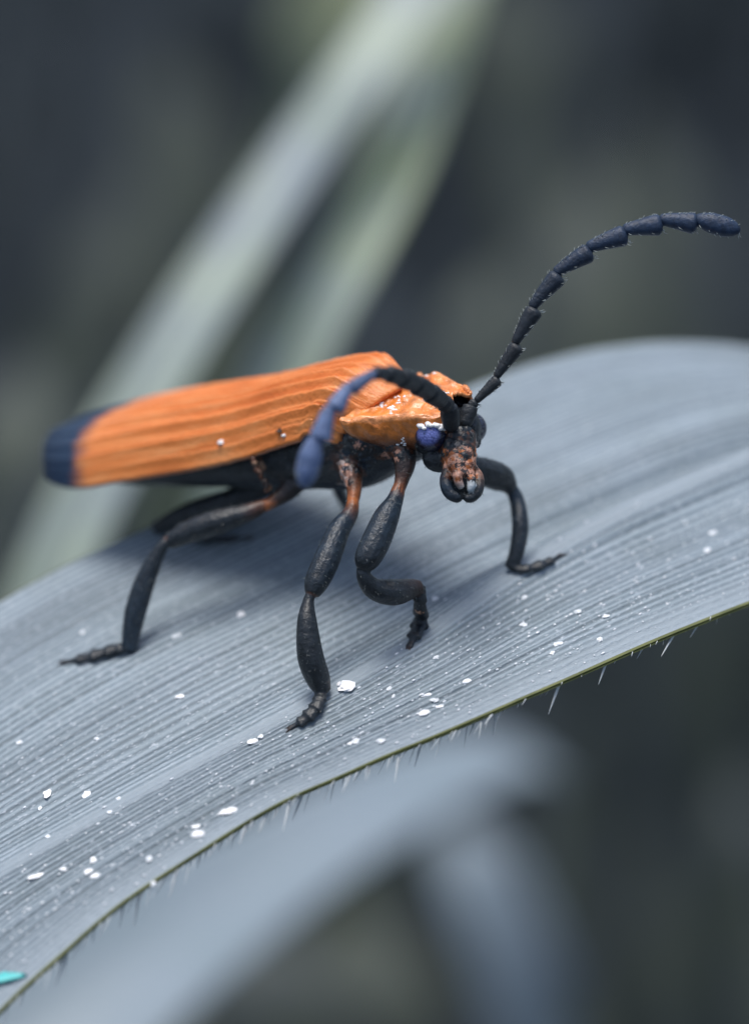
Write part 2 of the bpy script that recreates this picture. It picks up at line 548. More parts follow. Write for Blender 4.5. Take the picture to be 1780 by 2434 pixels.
for (x, dx, dy, wp) in [(1328, -20, 62, 9), (1439, -14, 46, 8), (1606, -28, 52, 8), (1664, -20, 36, 7), (1530, -14, 30, 6), (1466, -6, 16, 5),
                        (1176, -20, 30, 7), (1130, -12, 34, 6), (1075, -10, 26, 5), (1000, -12, 52, 7), (948, -8, 66, 8), (880, -10, 40, 6), (690, -14, 70, 9), (720, -20, 60, 8),
                        (640, -18, 50, 7), (590, -16, 48, 7), (420, -14, 60, 7), (330, -8, 66, 8), (160, -22, 70, 8)]:
    y = near_y(x)
    add_hair(x, y, x + dx * 1.25, y + dy * 1.25, wp, rnd.uniform(-.4, .3))
x = -20
while x < 1760:
    y = near_y(x)
    k = .5 if x > 1200 else 1.0
    ln = rnd.uniform(20, 68) * k
    a = rnd.uniform(.05, .6)
    add_hair(x, y, x - ln * math.sin(a), y + ln * math.cos(a), rnd.uniform(2.2, 4.2), rnd.uniform(-.5, .6))
    x += rnd.uniform(5, 15) * (1.7 if x > 1200 else 1)

# white specks lying on the leaf
def speck_mesh(a, b, c, seed):
    V, Fc = blob(np.zeros(3), (1, 1, 1), None, 9, 6)
    rr = np.random.RandomState(seed)
    V = V * (1 + rr.uniform(-.42, .30, (len(V), 1)))
    return V * np.array([a, b, c]), Fc
specks = [(820, 1633, 36, 20, -25), (115, 1883, 10, 34, 0), (207, 1890, 20, 18, 0), (48, 1765, 15, 8, 0), (231, 1757, 11, 7, 0), (427, 1656, 20, 9, 5), (600, 1763, 20, 10, 35),
          (620, 1751, 12, 8, 20), (573, 1461, 18, 11, 0), (543, 1928, 34, 10, 12), (466, 1965, 18, 8, 8), (470, 1983, 30, 12, 30), (223, 2045, 16, 10, 25), (153, 2066, 18, 7, 5),
          (86, 2082, 34, 10, 30), (212, 2072, 20, 9, 20), (228, 2082, 26, 9, 30), (115, 1989, 13, 7, -10), (355, 2042, 12, 10, 0), (1012, 1652, 28, 7, -4), (1033, 1665, 11, 12, 0),
          (1046, 1679, 16, 6, 0), (1008, 1695, 25, 10, 22), (925, 1638, 11, 9, 0), (845, 1760, 14, 12, 20), (833, 1766, 16, 7, 15), (905, 1761, 11, 13, 0), (1111, 1622, 12, 18, 0),
          (1035, 1424, 13, 9, 0), (1245, 1420, 13, 9, 0), (1374, 1454, 16, 8, 15), (1436, 1465, 18, 8, 20), (1325, 1531, 20, 8, 8), (1312, 1552, 11, 9, 0), (1425, 1520, 13, 8, 0),
          (1243, 1485, 17, 10, 0), (1035, 1563, 14, 8, 0), (1692, 1268, 18, 8, 5), (1680, 1308, 14, 8, 10), (205, 1574, 22, 8, 10), (197, 1503, 10, 9, 0), (420, 1512, 24, 7, 25), (935, 1655, 8, 7, 0),
          (282, 1898, 10, 6, 0), (262, 1930, 11, 7, 0), (96, 1922, 10, 8, 0), (366, 2100, 12, 9, 0)]
for i, (x, y, a, b, ang) in enumerate(specks):
    d = hit(x, y); p = pt(x, y, d)
    A, B = max(a, b) / 2 / PXMM, min(a, b) / 2 / PXMM
    an = math.radians(ang + (90 if b > a else 0))
    ax = cam_vec(math.cos(an), math.sin(an), 0)
    ax = norm(ax - Nv * np.dot(ax, Nv)); ay = np.cross(Nv, ax)
    SV, SF = speck_mesh(A * 1.2, B * 2.0, B * .5, i)
    if i == 0:
        S2, F2 = speck_mesh(A * .55, B * .9, B * .7, 99); S2 = S2 + np.array([-A * .55, B * .5, 0])
        SF = list(SF) + [tuple(k + len(SV) for k in f) for f in F2]; SV = np.vstack([SV, S2])
    W = p + Nv * (B * .22) + np.outer(SV[:, 0], ax) + np.outer(SV[:, 1], ay) + np.outer(SV[:, 2], Nv)
    bright = max(a, b) > 15 and not (20 < i and y < 1560)
    o = mk('pollen_speck', W, SF, M['speck'] if bright else M['fleck'], None, p, False)
    if i == 0: tag(o, "large double white speck on the leaf beside the beetle's near middle foot", 'speck', 'white specks on the leaf')
    elif i == 1: tag(o, 'upright white sliver standing out on the dark veined part of the leaf', 'speck', 'white specks on the leaf')
    elif i == 2: tag(o, 'round white dot next to the upright white sliver', 'speck', 'white specks on the leaf')
    elif max(a, b) / min(a, b) > 2.2: tag(o, 'small elongated white flake lying along the leaf veins', 'speck', 'elongated white flakes on the leaf')
    else: tag(o, 'tiny rounded pale grain stuck on the leaf', 'speck', 'rounded pale grains on the leaf')
p = pt(10, 2325, hit(10, 2325))
ax = norm(cam_vec(.93, .36, 0) - Nv * np.dot(cam_vec(.93, .36, 0), Nv)); ay = np.cross(Nv, ax)
SV, SF = speck_mesh(.60, .26, .05, 5)
o = mk('turquoise_flake', p + Nv * .03 + np.outer(SV[:, 0], ax) + np.outer(SV[:, 1], ay) + np.outer(SV[:, 2], Nv), SF, M['turquoise'], None, p)
tag(o, 'small turquoise flake near the hairy edge of the leaf', 'flake')
# uncountable fine dust
dust = Pile()
for k in range(900):
    l = rnd.uniform(-18, 20); t = rnd.betavariate(1.3, 2.2) * 1.7 + .06
    if rnd.random() < .45: t = rnd.uniform(.08, .9)
    q, _ = leaf_pt(np.array([l]), np.array([t]))
    s_ = rnd.choice([.018, .022, .028, .036])
    V_, F_ = blob(np.zeros(3), (s_ * rnd.uniform(.8, 2.2), s_, s_ * .7), None, 6, 4)
    dust.add((q[0] + Nv * s_ * .3 + np.outer(V_[:, 0], Lv) + np.outer(V_[:, 1], Tv) + np.outer(V_[:, 2], Nv), F_))
o = mk('leaf_dust', dust.verts(), dust.F, M['fleck'], None, P0)
tag(o, 'fine pale dust scattered over the leaf veins', 'dust', kind='stuff')

# ------------------------------------------------------------------ beetle
EO = pt(905, 868, 1.0)
fB = norm(cam_vec(.73, .124, .673))
uB = cam_vec(0, .92, .39); uB = norm(uB - fB * np.dot(uB, fB))
rB = np.cross(fB, uB)                  # the beetle's right side, towards the camera
def B(x, y, z): return EO + fB * x + rB * y + uB * z
BASE = pt(640, 1480, hit(640, 1480))
beetle = empty('beetle', BASE)
tag(beetle, 'orange beetle with blue-black wing tips, antennae and legs, walking on the leaf', 'beetle')

BLK = (.015, .020, .025); BLU = (.015, .029, .046); BRN = (.11, .042, .022); ORG = (.40, .125, .036); PNK = (.50, .26, .18); DKB = (.034, .020, .016)
body = Pile()
AX = np.array([fB, rB, uB])
def loft(rows, seg=28):
    """rows: (x, y0, z0, half width, half height)"""
    r_ = catmull(rows, 40)
    P = np.array([B(a[0], a[1], a[2]) for a in r_])
    return tube(P, r_[:, 3], r_[:, 4], seg, uB)
# abdomen, thorax, prothorax, neck, head in one run
body.add(loft([(-11.4, 0, -1.05, .8, .35), (-10.2, 0, -1.2, 1.5, .62), (-8, 0, -1.4, 1.75, .85), (-5, 0, -1.65, 1.8, 1.05), (-3, 0, -1.8, 1.7, 1.25), (-1.6, 0, -1.85, 1.5, 1.4), (-.4, 0, -1.9, 1.3, 1.1), (.3, 0, -1.95, 1.0, .85), (1.4, 0, -1.95, .75, .65), (2.0, 0, -2.1, .6, .55)]), BLK)
def Pp(x, y, d): return pt(x, y, d)
def limb(ctrl, colors, n=40, seg=14, flat=1.0):
    """ctrl: (px, py, dz, half width px)"""
    c = catmull(ctrl, n)
    P = np.array([pt(a[0], a[1], a[2]) for a in c])
    rad = np.maximum(c[:, 3] * .94, 2) / PXMM
    Vv, Ff = tube(P, rad * flat, rad, seg, cam_vec(.3, .2, 1) if False else None)
    ring = np.repeat(np.arange(n), seg); ring = np.concatenate([ring, [0, n - 1]])
    k = ring / (n - 1)
    ks = np.array([q[0] for q in colors]); cs = np.array([q[1] for q in colors])
    cc = np.stack([np.interp(k, ks, cs[:, j]) for j in range(3)], 1)
    body.add((Vv, Ff), cc)
def tarsus(pts, w0, w1, n=5):
    """chain of flared joints, then two claws; pts: (px,py,dz)"""
    c = catmull(pts, n * 8 + 1)
    P = np.array([pt(*a) for a in c])
    k = np.linspace(0, n - 1e-6, len(c)); ph = k - np.floor(k)
    env = np.interp(k / n, [0, .25, .6, .8, .86, 1], [.85, 1, 1, .75, .42, .40])
    rad = (w0 + (w1 - w0) * k / n) * env * (.78 + .28 * ph ** 3) * (1 + .06 * np.sin(k * 5.1)) / PXMM
    body.add(tube(P, rad, rad * .58, 12, Nv), BLK)
    for j in range(3):                                   # pale pads under the joints
        q = P[int((j + 1.6) * 8)]
        body.add(blob(q - Nv * rad[8] * .42, (rad[8] * .75, rad[8] * .5, rad[8] * .22), np.array([Lv, Tv, Nv]), 8, 6), (.40, .22, .14))
    e, t = P[-1], norm(P[-1] - P[-5])
    sd_ = norm(np.cross(t, Nv))
    for s_ in (-1, 1):
        q = np.array([e - t * .05, e + t * .12 + sd_ * s_ * .07, e + t * .24 + sd_ * s_ * .10 - Nv * .05])
        body.add(tube(catmull(q, 6), np.linspace(.045, .02, 6), None, 6), DKB)
def g(x, y, up=0.0): return hit(x, y) - up

LEGC = [(0, BLU), (1, BLK)]
# right (near) middle leg
limb([(815, 1060, 1.5, 44), (832, 1110, 1.2, 34), (842, 1160, .8, 20), (838, 1200, .5, 15)], [(0, BLK), (.6, BRN), (1, ORG)], 24)
limb([(840, 1190, .55, 15), (832, 1222, .3, 21), (805, 1262, 0, 29), (775, 1335, -.4, 34), (752, 1385, -.6, 31), (742, 1412, -.7, 20)], [(0, ORG), (.14, BRN), (.3, BLU), (1, BLK)], 40)
mt = g(768, 1640, .35)
limb([(742, 1408, -.7, 13), (733, 1430, -.75, 15), (730, 1480, -.9, 26), (738, 1560, -.5 * 1.1 + .5 * mt, 34), (757, 1615, mt, 31), (770, 1645, mt, 20)], [(0, BRN), (.1, BLK), (1, BLK)], 40)
tarsus([(766, 1640, mt), (752, 1678, g(752, 1685, .2)), (725, 1708, g(725, 1712, .1)), (690, 1730, g(690, 1731, .02))], 20, 21)
# right front leg
limb([(945, 1050, .5, 40), (962, 1095, .2, 30), (955, 1140, 0, 19), (944, 1172, -.15, 16)], [(0, BLK), (.55, DKB), (.8, BRN), (1, ORG)], 24)
limb([(948, 1160, -.1, 17), (938, 1190, -.25, 22), (918, 1230, -.5, 33), (892, 1290, -.75, 37), (872, 1330, -.9, 33), (862, 1352, -.9, 20)], [(0, BRN), (.2, BLU), (1, BLK)], 40)
ft_ = g(985, 1500, .9)
limb([(862, 1345, -.9, 15), (866, 1372, -.85, 20), (890, 1400, -.6, 28), (935, 1408, -.3, 34), (975, 1400, 0, 27), (1000, 1396, .1, 19)], [(0, BLK), (.3, BLK), (.6, BLK), (1, DKB)], 40)
tarsus([(1000, 1392, .1), (998, 1435, .2), (1000, 1475, g(1000, 1475, .5)), (986, 1508, g(986, 1510, .2)), (972, 1538, g(972, 1538, .02))], 19, 27)
# left front leg
limb([(1060, 1075, 1.0, 36), (1105, 1108, 1.5, 32), (1150, 1122, 2.0, 37), (1190, 1137, 2.5, 36), (1215, 1160, 2.7, 20)], [(0, BLK), (1, BLK)], 36)
lt = g(1212, 1350, .25)
limb([(1210, 1152, 2.7, 16), (1228, 1190, 2.75, 20), (1236, 1250, lt * .5 + 1.3, 22), (1228, 1310, lt, 20), (1214, 1350, lt, 18)], LEGC, 36)
tarsus([(1210, 1344, lt), (1245, 1352, g(1245, 1352, .18)), (1295, 1338, g(1295, 1340, .12)), (1330, 1320, g(1330, 1321, .02))], 15, 17)
# right hind leg
limb([(720, 1110, 2.8, 45), (690, 1160, 2.6, 28), (650, 1192, 2.5, 17), (622, 1206, 2.5, 15)], [(0, BLK), (.6, DKB), (.85, ORG), (1, BRN)], 24)
limb([(630, 1200, 2.5, 15), (590, 1218, 2.5, 24), (520, 1240, 2.6, 33), (450, 1264, 2.8, 30), (410, 1284, 2.9, 22), (396, 1290, 2.9, 15)], [(0, BRN), (.25, BLK), (1, BLK)], 40)
ht = g(312, 1535, .3)
limb([(402, 1282, 2.9, 13), (382, 1305, 2.9, 17), (350, 1370, .6 * 2.9 + .4 * ht, 26), (325, 1445, .3 * 2.9 + .7 * ht, 29), (312, 1510, ht, 24), (308, 1545, ht, 19)], [(0, BRN), (.08, BLK), (1, BLU)], 40)
tarsus([(312, 1535, ht), (265, 1545, g(265, 1548, .2)), (210, 1562, g(210, 1563, .12)), (152, 1574, g(152, 1575, .02))], 21, 22)
# left hind leg, tucked behind
lk = g(372, 1250, .9)
limb([(740, 1110, 4.2, 34), (660, 1150, 4.8, 24), (560, 1185, 5.2, 30), (450, 1222, .5 * 5.2 + .5 * lk, 30), (372, 1256, lk, 20)], [(0, BLK), (1, BLK)], 36)
limb([(374, 1252, lk, 14), (420, 1262, g(430, 1270, .5), 19), (500, 1278, g(505, 1285, .35), 18)], LEGC, 24)
tarsus([(498, 1277, g(505, 1282, .3)), (540, 1280, g(540, 1282, .12)), (585, 1278, g(585, 1280, .02))], 14, 14)
# left middle leg, hidden behind the near one
limb([(880, 1090, 2.4, 34), (850, 1120, 3.6, 24), (815, 1130, 4.6, 26), (790, 1128, 5.0, 16)], [(0, BLK), (1, BLK)], 24)
limb([(792, 1124, 5.0, 12), (805, 1160, 5.3, 18), (826, 1205, g(826, 1205, .3), 15)], LEGC, 24)
tarsus([(826, 1202, g(826, 1205, .3)), (836, 1218, g(836, 1218, .1)), (842, 1232, g(842, 1232, .02))], 10, 11)

# head: capsule, cheeks, rostrum, mouth parts, rough lumps
def hb(x, y, d, rx, ry, rz, col, seg=16, rings=10):
    V_, F_ = blob(pt(x, y, d), (rx / PXMM, ry / PXMM, rz / PXMM), np.array([cam_vec(1, 0, 0), cam_vec(0, 1, 0), cam_vec(0, 0, 1)]), seg, rings)
    body.add((V_, F_), col)
hb(1070, 1030, .25, 66, 58, 60, BLK, 20, 14)
hb(1022, 1045, -.05, 40, 42, 40, BLK)
hb(1082, 972, .75, 40, 38, 40, BLK)
hb(1118, 1020, .25, 26, 42, 40, BLK)
hb(1130, 1048, .35, 14, 18, 18, BLK)
hb(1045, 1090, -.1, 42, 34, 34, BLK)
limb([(1082, 1040, -.1, 54), (1088, 1075, -.35, 47), (1094, 1110, -.6, 40), (1098, 1140, -.75, 33)], [(0, DKB), (.4, BRN), (.75, ORG), (1, BRN)], 24, 20)
# mouth: a round dark labium with palps closing from both sides
hb(1097, 1150, -.6, 40, 38, 34, BLK, 18, 12)
limb([(1066, 1112, -.7, 12), (1058, 1140, -.9, 15), (1066, 1168, -1.0, 17), (1085, 1182, -1.05, 15), (1096, 1184, -1.05, 9)], [(0, DKB), (.4, BLU), (1, BLK)], 24, 10)
limb([(1126, 1112, -.6, 10), (1138, 1135, -.7, 13), (1134, 1165, -.9, 16), (1118, 1182, -1.0, 15), (1104, 1184, -1.05, 9)], [(0, PNK), (.35, DKB), (.5, BLK), (1, BLK)], 24, 10)
limb([(1084, 1118, -1.0, 11), (1088, 1140, -1.15, 12), (1096, 1160, -1.15, 9)], [(0, ORG), (.5, PNK), (1, (.45, .42, .40))], 16, 8)
limb([(1118, 1130, -.95, 9), (1120, 1150, -1.1, 12), (1116, 1168, -1.1, 8)], [(0, DKB), (.5, (.55, .6, .62)), (1, (.3, .34, .36))], 16, 8)
# lumps on the face, sunk into its surface
from mathutils.bvhtree import BVHTree
_t = BVHTree.FromPolygons([tuple(v) for v in body.verts()], body.F)
def hs(x, y, a, b, col, sink=.45):
    d_ = norm(pt(x, y, 0) - (C0 - F * D))
    h_ = _t.ray_cast(Vector(C0 - F * D), Vector(d_))
    if h_[0] is None: return
    c_ = np.array(h_[0]); n_ = norm(np.array(h_[1]))
    if np.dot(n_, d_) > 0: n_ = -n_
    t_ = norm(np.cross(n_, [.2, .4, .9])); r_ = min(a, b) / PXMM
    V_, F_ = blob(c_ - n_ * r_ * sink * .3, (a / PXMM, b / PXMM, r_ * .75), np.array([t_, np.cross(n_, t_), n_]), 8, 6)
    body.add((V_, F_), col)
for k in range(170):
    y = rnd.uniform(1000, 1138); hw = np.interp(y, [1000, 1060, 1138], [40, 46, 32]); cx = np.interp(y, [1000, 1138], [1088, 1098])
    x = cx + rnd.uniform(-1, 1) * hw
    s_ = rnd.uniform(4, 9)
    low = y > 1066
    col = rnd.choice([BRN, PNK, ORG, DKB, PNK, BLK] if low else [BLK, DKB, BLK, BRN, BLK, BLK, (.2, .18, .17)])
    hs(x, y, s_ * rnd.uniform(.8, 1.6), s_, col)
hs(1103, 1082, 12, 12, BLK); hs(1108, 1066, 16, 5, PNK); hs(1080, 1098, 8, 14, PNK); hs(1122, 1098, 6, 14, PNK)
# crusty scales at neck and near fore coxa, and on the middle coxa
for k in range(60):
    x = rnd.uniform(895, 985); y = np.interp(x, [895, 985], [1058, 1052]) + rnd.uniform(-20, 40)
    hs(x, y, rnd.uniform(4, 10), rnd.uniform(3, 6), rnd.choice([DKB, BRN, PNK, BLK, BLK, BLK]))
for k in range(26):
    hs(rnd.uniform(810, 832), rnd.uniform(1098, 1152), rnd.uniform(3, 7), rnd.uniform(3, 6), rnd.choice([PNK, DKB, (.42, .34, .31)]))
for k in range(60):
    hs(rnd.uniform(800, 900), rnd.uniform(1040, 1120), rnd.uniform(3, 7), rnd.uniform(3, 6), rnd.choice([BLK, DKB, BLK, BLK, BLU]))
hs(853, 1058, 12, 9, PNK)
# pale side scale below the wing case
for k in range(16):
    t = k / 15
    hb(600 + 38 * t + rnd.uniform(-5, 5), 1085 + 80 * t, 2.2 + .2 * rnd.random(), rnd.uniform(5, 9), rnd.uniform(6, 10), 8, rnd.choice([BRN, DKB, (.28, .16, .10)]), 8, 6)

SV_, SC_ = body.verts(), body.cols()
tmp = bpy.data.meshes.new('tmp'); tmp.from_pydata(SV_.tolist(), [], body.F)
to = bpy.data.objects.new('tmp', tmp); COL.objects.link(to)
md = to.modifiers.new('r', 'REMESH'); md.mode = 'VOXEL'; md.voxel_size = .032; md.adaptivity = 0
sm_ = to.modifiers.new('s', 'SMOOTH'); sm_.iterations = 2; sm_.factor = .5
dg = bpy.context.evaluated_depsgraph_get()
ev = to.evaluated_get(dg)
bme = bpy.data.meshes.new_from_object(ev)
bpy.data.objects.remove(to); bpy.data.meshes.remove(tmp)
nvb = len(bme.vertices)
bv = np.empty(nvb * 3, np.float32); bme.vertices.foreach_get('co', bv); bv = bv.reshape(-1, 3).astype(float)
kd = kdtree.KDTree(len(SV_))
for i, p_ in enumerate(SV_): kd.insert(p_, i)
kd.balance()
cidx = np.array([kd.find(p_)[1] for p_ in bv])
bc = SC_[cidx]
bme.vertices.foreach_set('co', ((bv - BASE) * S).astype(np.float32).ravel())
ca = bme.color_attributes.new('tint', 'FLOAT_COLOR', 'POINT')
ca.data.foreach_set('color', np.hstack([bc, np.ones((nvb, 1))]).astype(np.float32).ravel())
bme.materials.clear(); bme.materials.append(M['cuticle'])
bme.polygons.foreach_set('use_smooth', np.ones(len(bme.polygons), bool))
bme.name = 'body'; bme.update()
bo = bpy.data.objects.new('body', bme); COL.objects.link(bo); bo.parent = beetle
tag(bo, 'blue-black body with six legs, brown-orange leg joints and rough reddish snout')

# fuzz on legs and head: uncountable short bristles
bn_ = np.empty(nvb * 3, np.float32); bme.vertices.foreach_get('normal', bn_); bn_ = bn_.reshape(-1, 3)
fz = Pile()
for i in nrs.choice(nvb, 5200, replace=False):
    p_, n_ = bv[i], bn_[i].astype(float)
    d_ = norm(n_ + nrs.normal(0, .35, 3) + np.array([0, 0, -.35]))
    ln = nrs.uniform(.05, .12)
    a = norm(np.cross(d_, [.3, .5, .8])); b = np.cross(d_, a); r_ = .0065
    fz.add((np.array([p_ + a * r_, p_ - a * r_ * .5 + b * r_ * .8, p_ - a * r_ * .5 - b * r_ * .8, p_ + d_ * ln]), [(0, 1, 3), (1, 2, 3), (2, 0, 3)]))
o = mk('bristles', fz.verts(), fz.F, M['bristle'], beetle, BASE, False); tag(o, 'fine short bristles on legs and head', kind='stuff')

# wing cases
def elytron(sgn):
    nx, nq = 150, 90
    xs = np.linspace(.35, -11.15, nx)
    k_ = np.linspace(0, 1, nx)
    xs = .60 - 13.6 * (1 - (1 - k_) ** 1.25) ** .95
    qs = np.linspace(0, 1, nq)
    X, Q = np.meshgrid(xs, qs, indexing='ij')
    Wd = np.interp(X, [-13, -9.5, -6, -3, -1, -.2, .6], [2.5, 2.5, 2.25, 2.0, 1.9, 1.78, 1.4])
    e = np.clip((-X - 9.6) / 3.4, 0, 1)
    Wd = Wd * np.sqrt(np.maximum(1 - e ** 2.1, 0.0))
    yi = .03 + .10 * e ** 3
    Y = yi + (Wd - yi * (1 - e)) * np.sin(Q * 1.32) / math.sin(1.32)
    drop = np.interp(X, [-12, -8, -4, -1, .35], [1.6, 1.6, 1.5, 1.4, 1.0])
    Z = -drop * (1 - .5 * e ** 2) * (Q ** 2.6)
    Z = Z + .16 * np.exp(-((X + 1.9) / 2.3) ** 2) + .26 * sm(-3.5, -9.5, X) - .25 * e ** 2.5
    Z = Z - .70 * sm(-.7, .65, X) ** 1.6
    X0 = X
    X = X - 1.7 * Q ** 2.0 * sm(-3.0, .6, X)      # rounded shoulder
    fade = sm(.2, -.8, X) * (1 - .70 * sm(-5.5, -11, X))
    for c, h, s_ in ((.13, .19, .036), (.30, .21, .034), (.47, .22, .032), (.64, .22, .030), (.80, .19, .027), (.92, .12, .02)):
        cq = c + .05 * sm(-1, .3, X) * (0.5 - c)
        Z = Z + h * fade * np.exp(-((Q - cq) / s_) ** 2)
    for c in (.215, .385, .555, .72, .86):
        Z = Z + .05 * fade * np.exp(-((Q - c) / .018) ** 2)
    # cross veins between the ribs
    cellx = np.array([noise.noise(Vector((a * 3.4, round(b * 11) * 7.3, 2.0))) for a, b in zip(X.ravel(), Q.ravel())]).reshape(X.shape)
    Z = Z + .018 * fade * np.exp(-(cellx / .10) ** 2) * sm(1, .15, Q * 0 + .2)
    nzv = np.array([noise.noise(Vector((a * 2.2, b * 14, 5.0 * sgn))) for a, b in zip(X.ravel(), Q.ravel())]).reshape(X.shape)
    Z = Z + .012 * nzv * fade
    Y = Y + .03 * np.exp(-((Q - 1) / .03) ** 2)
    topv = EO + np.outer(X.ravel(), fB) + np.outer(Y.ravel() * sgn, rB) + np.outer(Z.ravel(), uB)
    Zb = Z - .10; Yb = np.where(Q > .96, Y - .10, Y)
    botv = EO + np.outer(X.ravel(), fB) + np.outer(Yb.ravel() * sgn, rB) + np.outer(Zb.ravel(), uB)
    n = nx * nq
    Fa = [tuple(f) for f in grid_faces(nx, nq, 0, sgn < 0)] + [tuple(f) for f in grid_faces(nx, nq, n, sgn > 0)]
    for i in range(nx - 1):
        a, b = i * nq, (i + 1) * nq
        Fa.append((a, b, b + n, a + n)); a += nq - 1; b += nq - 1; Fa.append((a, b, b + n, a + n))
    for j in range(nq - 1):
        Fa.append((j, j + 1, j + 1 + n, j + n)); q = (nx - 1) * nq + j; Fa.append((q, q + 1, q + 1 + n, q + n))
    uv_ = np.stack([-X.ravel(), Q.ravel()], 1)
    o = mk('elytron', np.vstack([topv, botv]), Fa, M['elytron'], beetle, BASE, True, None, np.vstack([uv_, uv_]))
    bm = bmesh.new(); bm.from_mesh(o.data); bmesh.ops.recalc_face_normals(bm, faces=bm.faces); bm.to_mesh(o.data); bm.free()
    return o
o = elytron(1); RE = o; tag(o, 'ridged orange near wing case with blue-black tip')
o = elytron(-1); tag(o, 'ridged orange far wing case, mostly hidden')

# pronotum: shield with raised margins and folded-down sides
prof = np.array([(0, .10), (.10, .20), (.20, .12), (.42, .02), (.68, -.10), (.86, -.14), (.97, -.10), (1.03, -.15), (1.04, -.30), (.99, -.60), (.92, -.88), (.76, -1.18), (.5, -1.4)])
half = catmull(prof, 46)
full = np.vstack([np.stack([-half[::-1, 0], half[::-1, 1]], 1), half[1:]])
nxp = 56
V, C_ = [], []
for i in range(nxp):
    k = i / (nxp - 1)
    x_ = -.35 + 2.65 * k
    wd = np.interp(k, [0, .12, .5, .8, .93, 1], [1.80, 1.58, 1.22, 1.02, .82, .58])
    zc = -.80 - .16 * k - .42 * k ** 2
    sidek = np.interp(k, [0, .3, .8, 1], [.75, 1.0, .95, .5])
    for (a, b) in full:
        rim = math.exp(-((abs(a) - 1.0) / .07) ** 2) * (b > -.28)
        endrim = .10 * math.exp(-(k / .05) ** 2) + .10 * math.exp(-((1 - k) / .06) ** 2)
        bb = b * (1.0 if b > -.15 else sidek)
        lobe = .24 * math.exp(-((k - .42) / .22) ** 2) * (math.exp(-((a + 1.0) / .25) ** 2)) - .10 * a
        cross = .10 * math.exp(-((k - .55 - .15 * abs(a)) / .05) ** 2) * (abs(a) < .95)
        n_ = noise.fractal(Vector((x_ * 2.6, a * 3, b * 2)), 1, 2, 4)
        V.append(B(x_, a * wd, zc + bb + endrim + lobe + cross + .085 * n_) + rB * (.07 * n_))
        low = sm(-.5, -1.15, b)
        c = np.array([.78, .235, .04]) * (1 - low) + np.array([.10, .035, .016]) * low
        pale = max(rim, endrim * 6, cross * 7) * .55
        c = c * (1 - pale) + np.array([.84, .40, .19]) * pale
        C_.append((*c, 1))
npf = len(full)
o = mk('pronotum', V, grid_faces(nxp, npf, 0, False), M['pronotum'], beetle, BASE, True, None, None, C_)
bm = bmesh.new(); bm.from_mesh(o.data); bmesh.ops.recalc_face_normals(bm, faces=bm.faces); bm.to_mesh(o.data); bm.free()
sm2 = o.modifiers.new('thickness', 'SOLIDIFY'); sm2.thickness = .00008; sm2.offset = -1
tag(o, 'orange pitted neck shield with raised margins')
# white crust on the shield, laid on its surface
from mathutils.bvhtree import BVHTree
CAMP = C0 - F * D
def caster(V_, F_):
    t = BVHTree.FromPolygons([tuple(v) for v in V_], [tuple(int(i) for i in f) for f in F_])
    def cast(x, y):
        d = norm(pt(x, y, 0) - CAMP)
        h = t.ray_cast(Vector(CAMP), Vector(d))
        return None if h[0] is None else (np.array(h[0]), np.array(h[1]))
    return cast
pc = caster(V, grid_faces(nxp, npf, 0, False))
cr = Pile()
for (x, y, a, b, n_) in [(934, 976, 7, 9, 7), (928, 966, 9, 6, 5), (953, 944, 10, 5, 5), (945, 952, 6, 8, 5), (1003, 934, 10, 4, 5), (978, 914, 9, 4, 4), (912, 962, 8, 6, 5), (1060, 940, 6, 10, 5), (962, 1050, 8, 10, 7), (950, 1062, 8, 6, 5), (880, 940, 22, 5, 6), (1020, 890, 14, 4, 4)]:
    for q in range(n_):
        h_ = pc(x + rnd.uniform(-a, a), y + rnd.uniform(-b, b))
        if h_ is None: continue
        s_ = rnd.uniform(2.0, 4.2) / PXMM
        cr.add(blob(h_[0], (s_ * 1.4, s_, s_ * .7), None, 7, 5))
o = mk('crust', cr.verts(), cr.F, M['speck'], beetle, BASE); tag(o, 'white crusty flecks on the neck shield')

# eyes
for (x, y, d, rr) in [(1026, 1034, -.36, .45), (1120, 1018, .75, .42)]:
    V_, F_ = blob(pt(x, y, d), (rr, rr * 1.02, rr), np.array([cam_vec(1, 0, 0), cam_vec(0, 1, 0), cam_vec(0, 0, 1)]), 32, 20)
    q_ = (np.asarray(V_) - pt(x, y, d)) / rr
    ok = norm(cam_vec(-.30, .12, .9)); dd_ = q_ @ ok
    kk = sm(.58, .86, dd_) * (1 if d < 0 else 0)              # sky reflection painted as a violet-blue patch on the black eye
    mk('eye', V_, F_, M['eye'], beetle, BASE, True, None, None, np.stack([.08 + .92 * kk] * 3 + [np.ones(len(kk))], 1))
cr = Pile()  # white lumps stand in for the sky's reflection on top of the eye
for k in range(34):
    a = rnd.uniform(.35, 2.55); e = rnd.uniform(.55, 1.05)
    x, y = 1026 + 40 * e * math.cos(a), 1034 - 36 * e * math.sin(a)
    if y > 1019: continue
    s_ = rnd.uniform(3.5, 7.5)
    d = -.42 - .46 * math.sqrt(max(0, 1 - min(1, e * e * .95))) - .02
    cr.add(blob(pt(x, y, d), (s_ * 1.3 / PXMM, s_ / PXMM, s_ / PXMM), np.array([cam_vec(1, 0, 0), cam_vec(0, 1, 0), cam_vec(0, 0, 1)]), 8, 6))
o = mk('brow_glint', cr.verts(), cr.F, M['speck'], beetle, BASE); tag(o, 'white lumps modelled as the sky glint above the near eye')

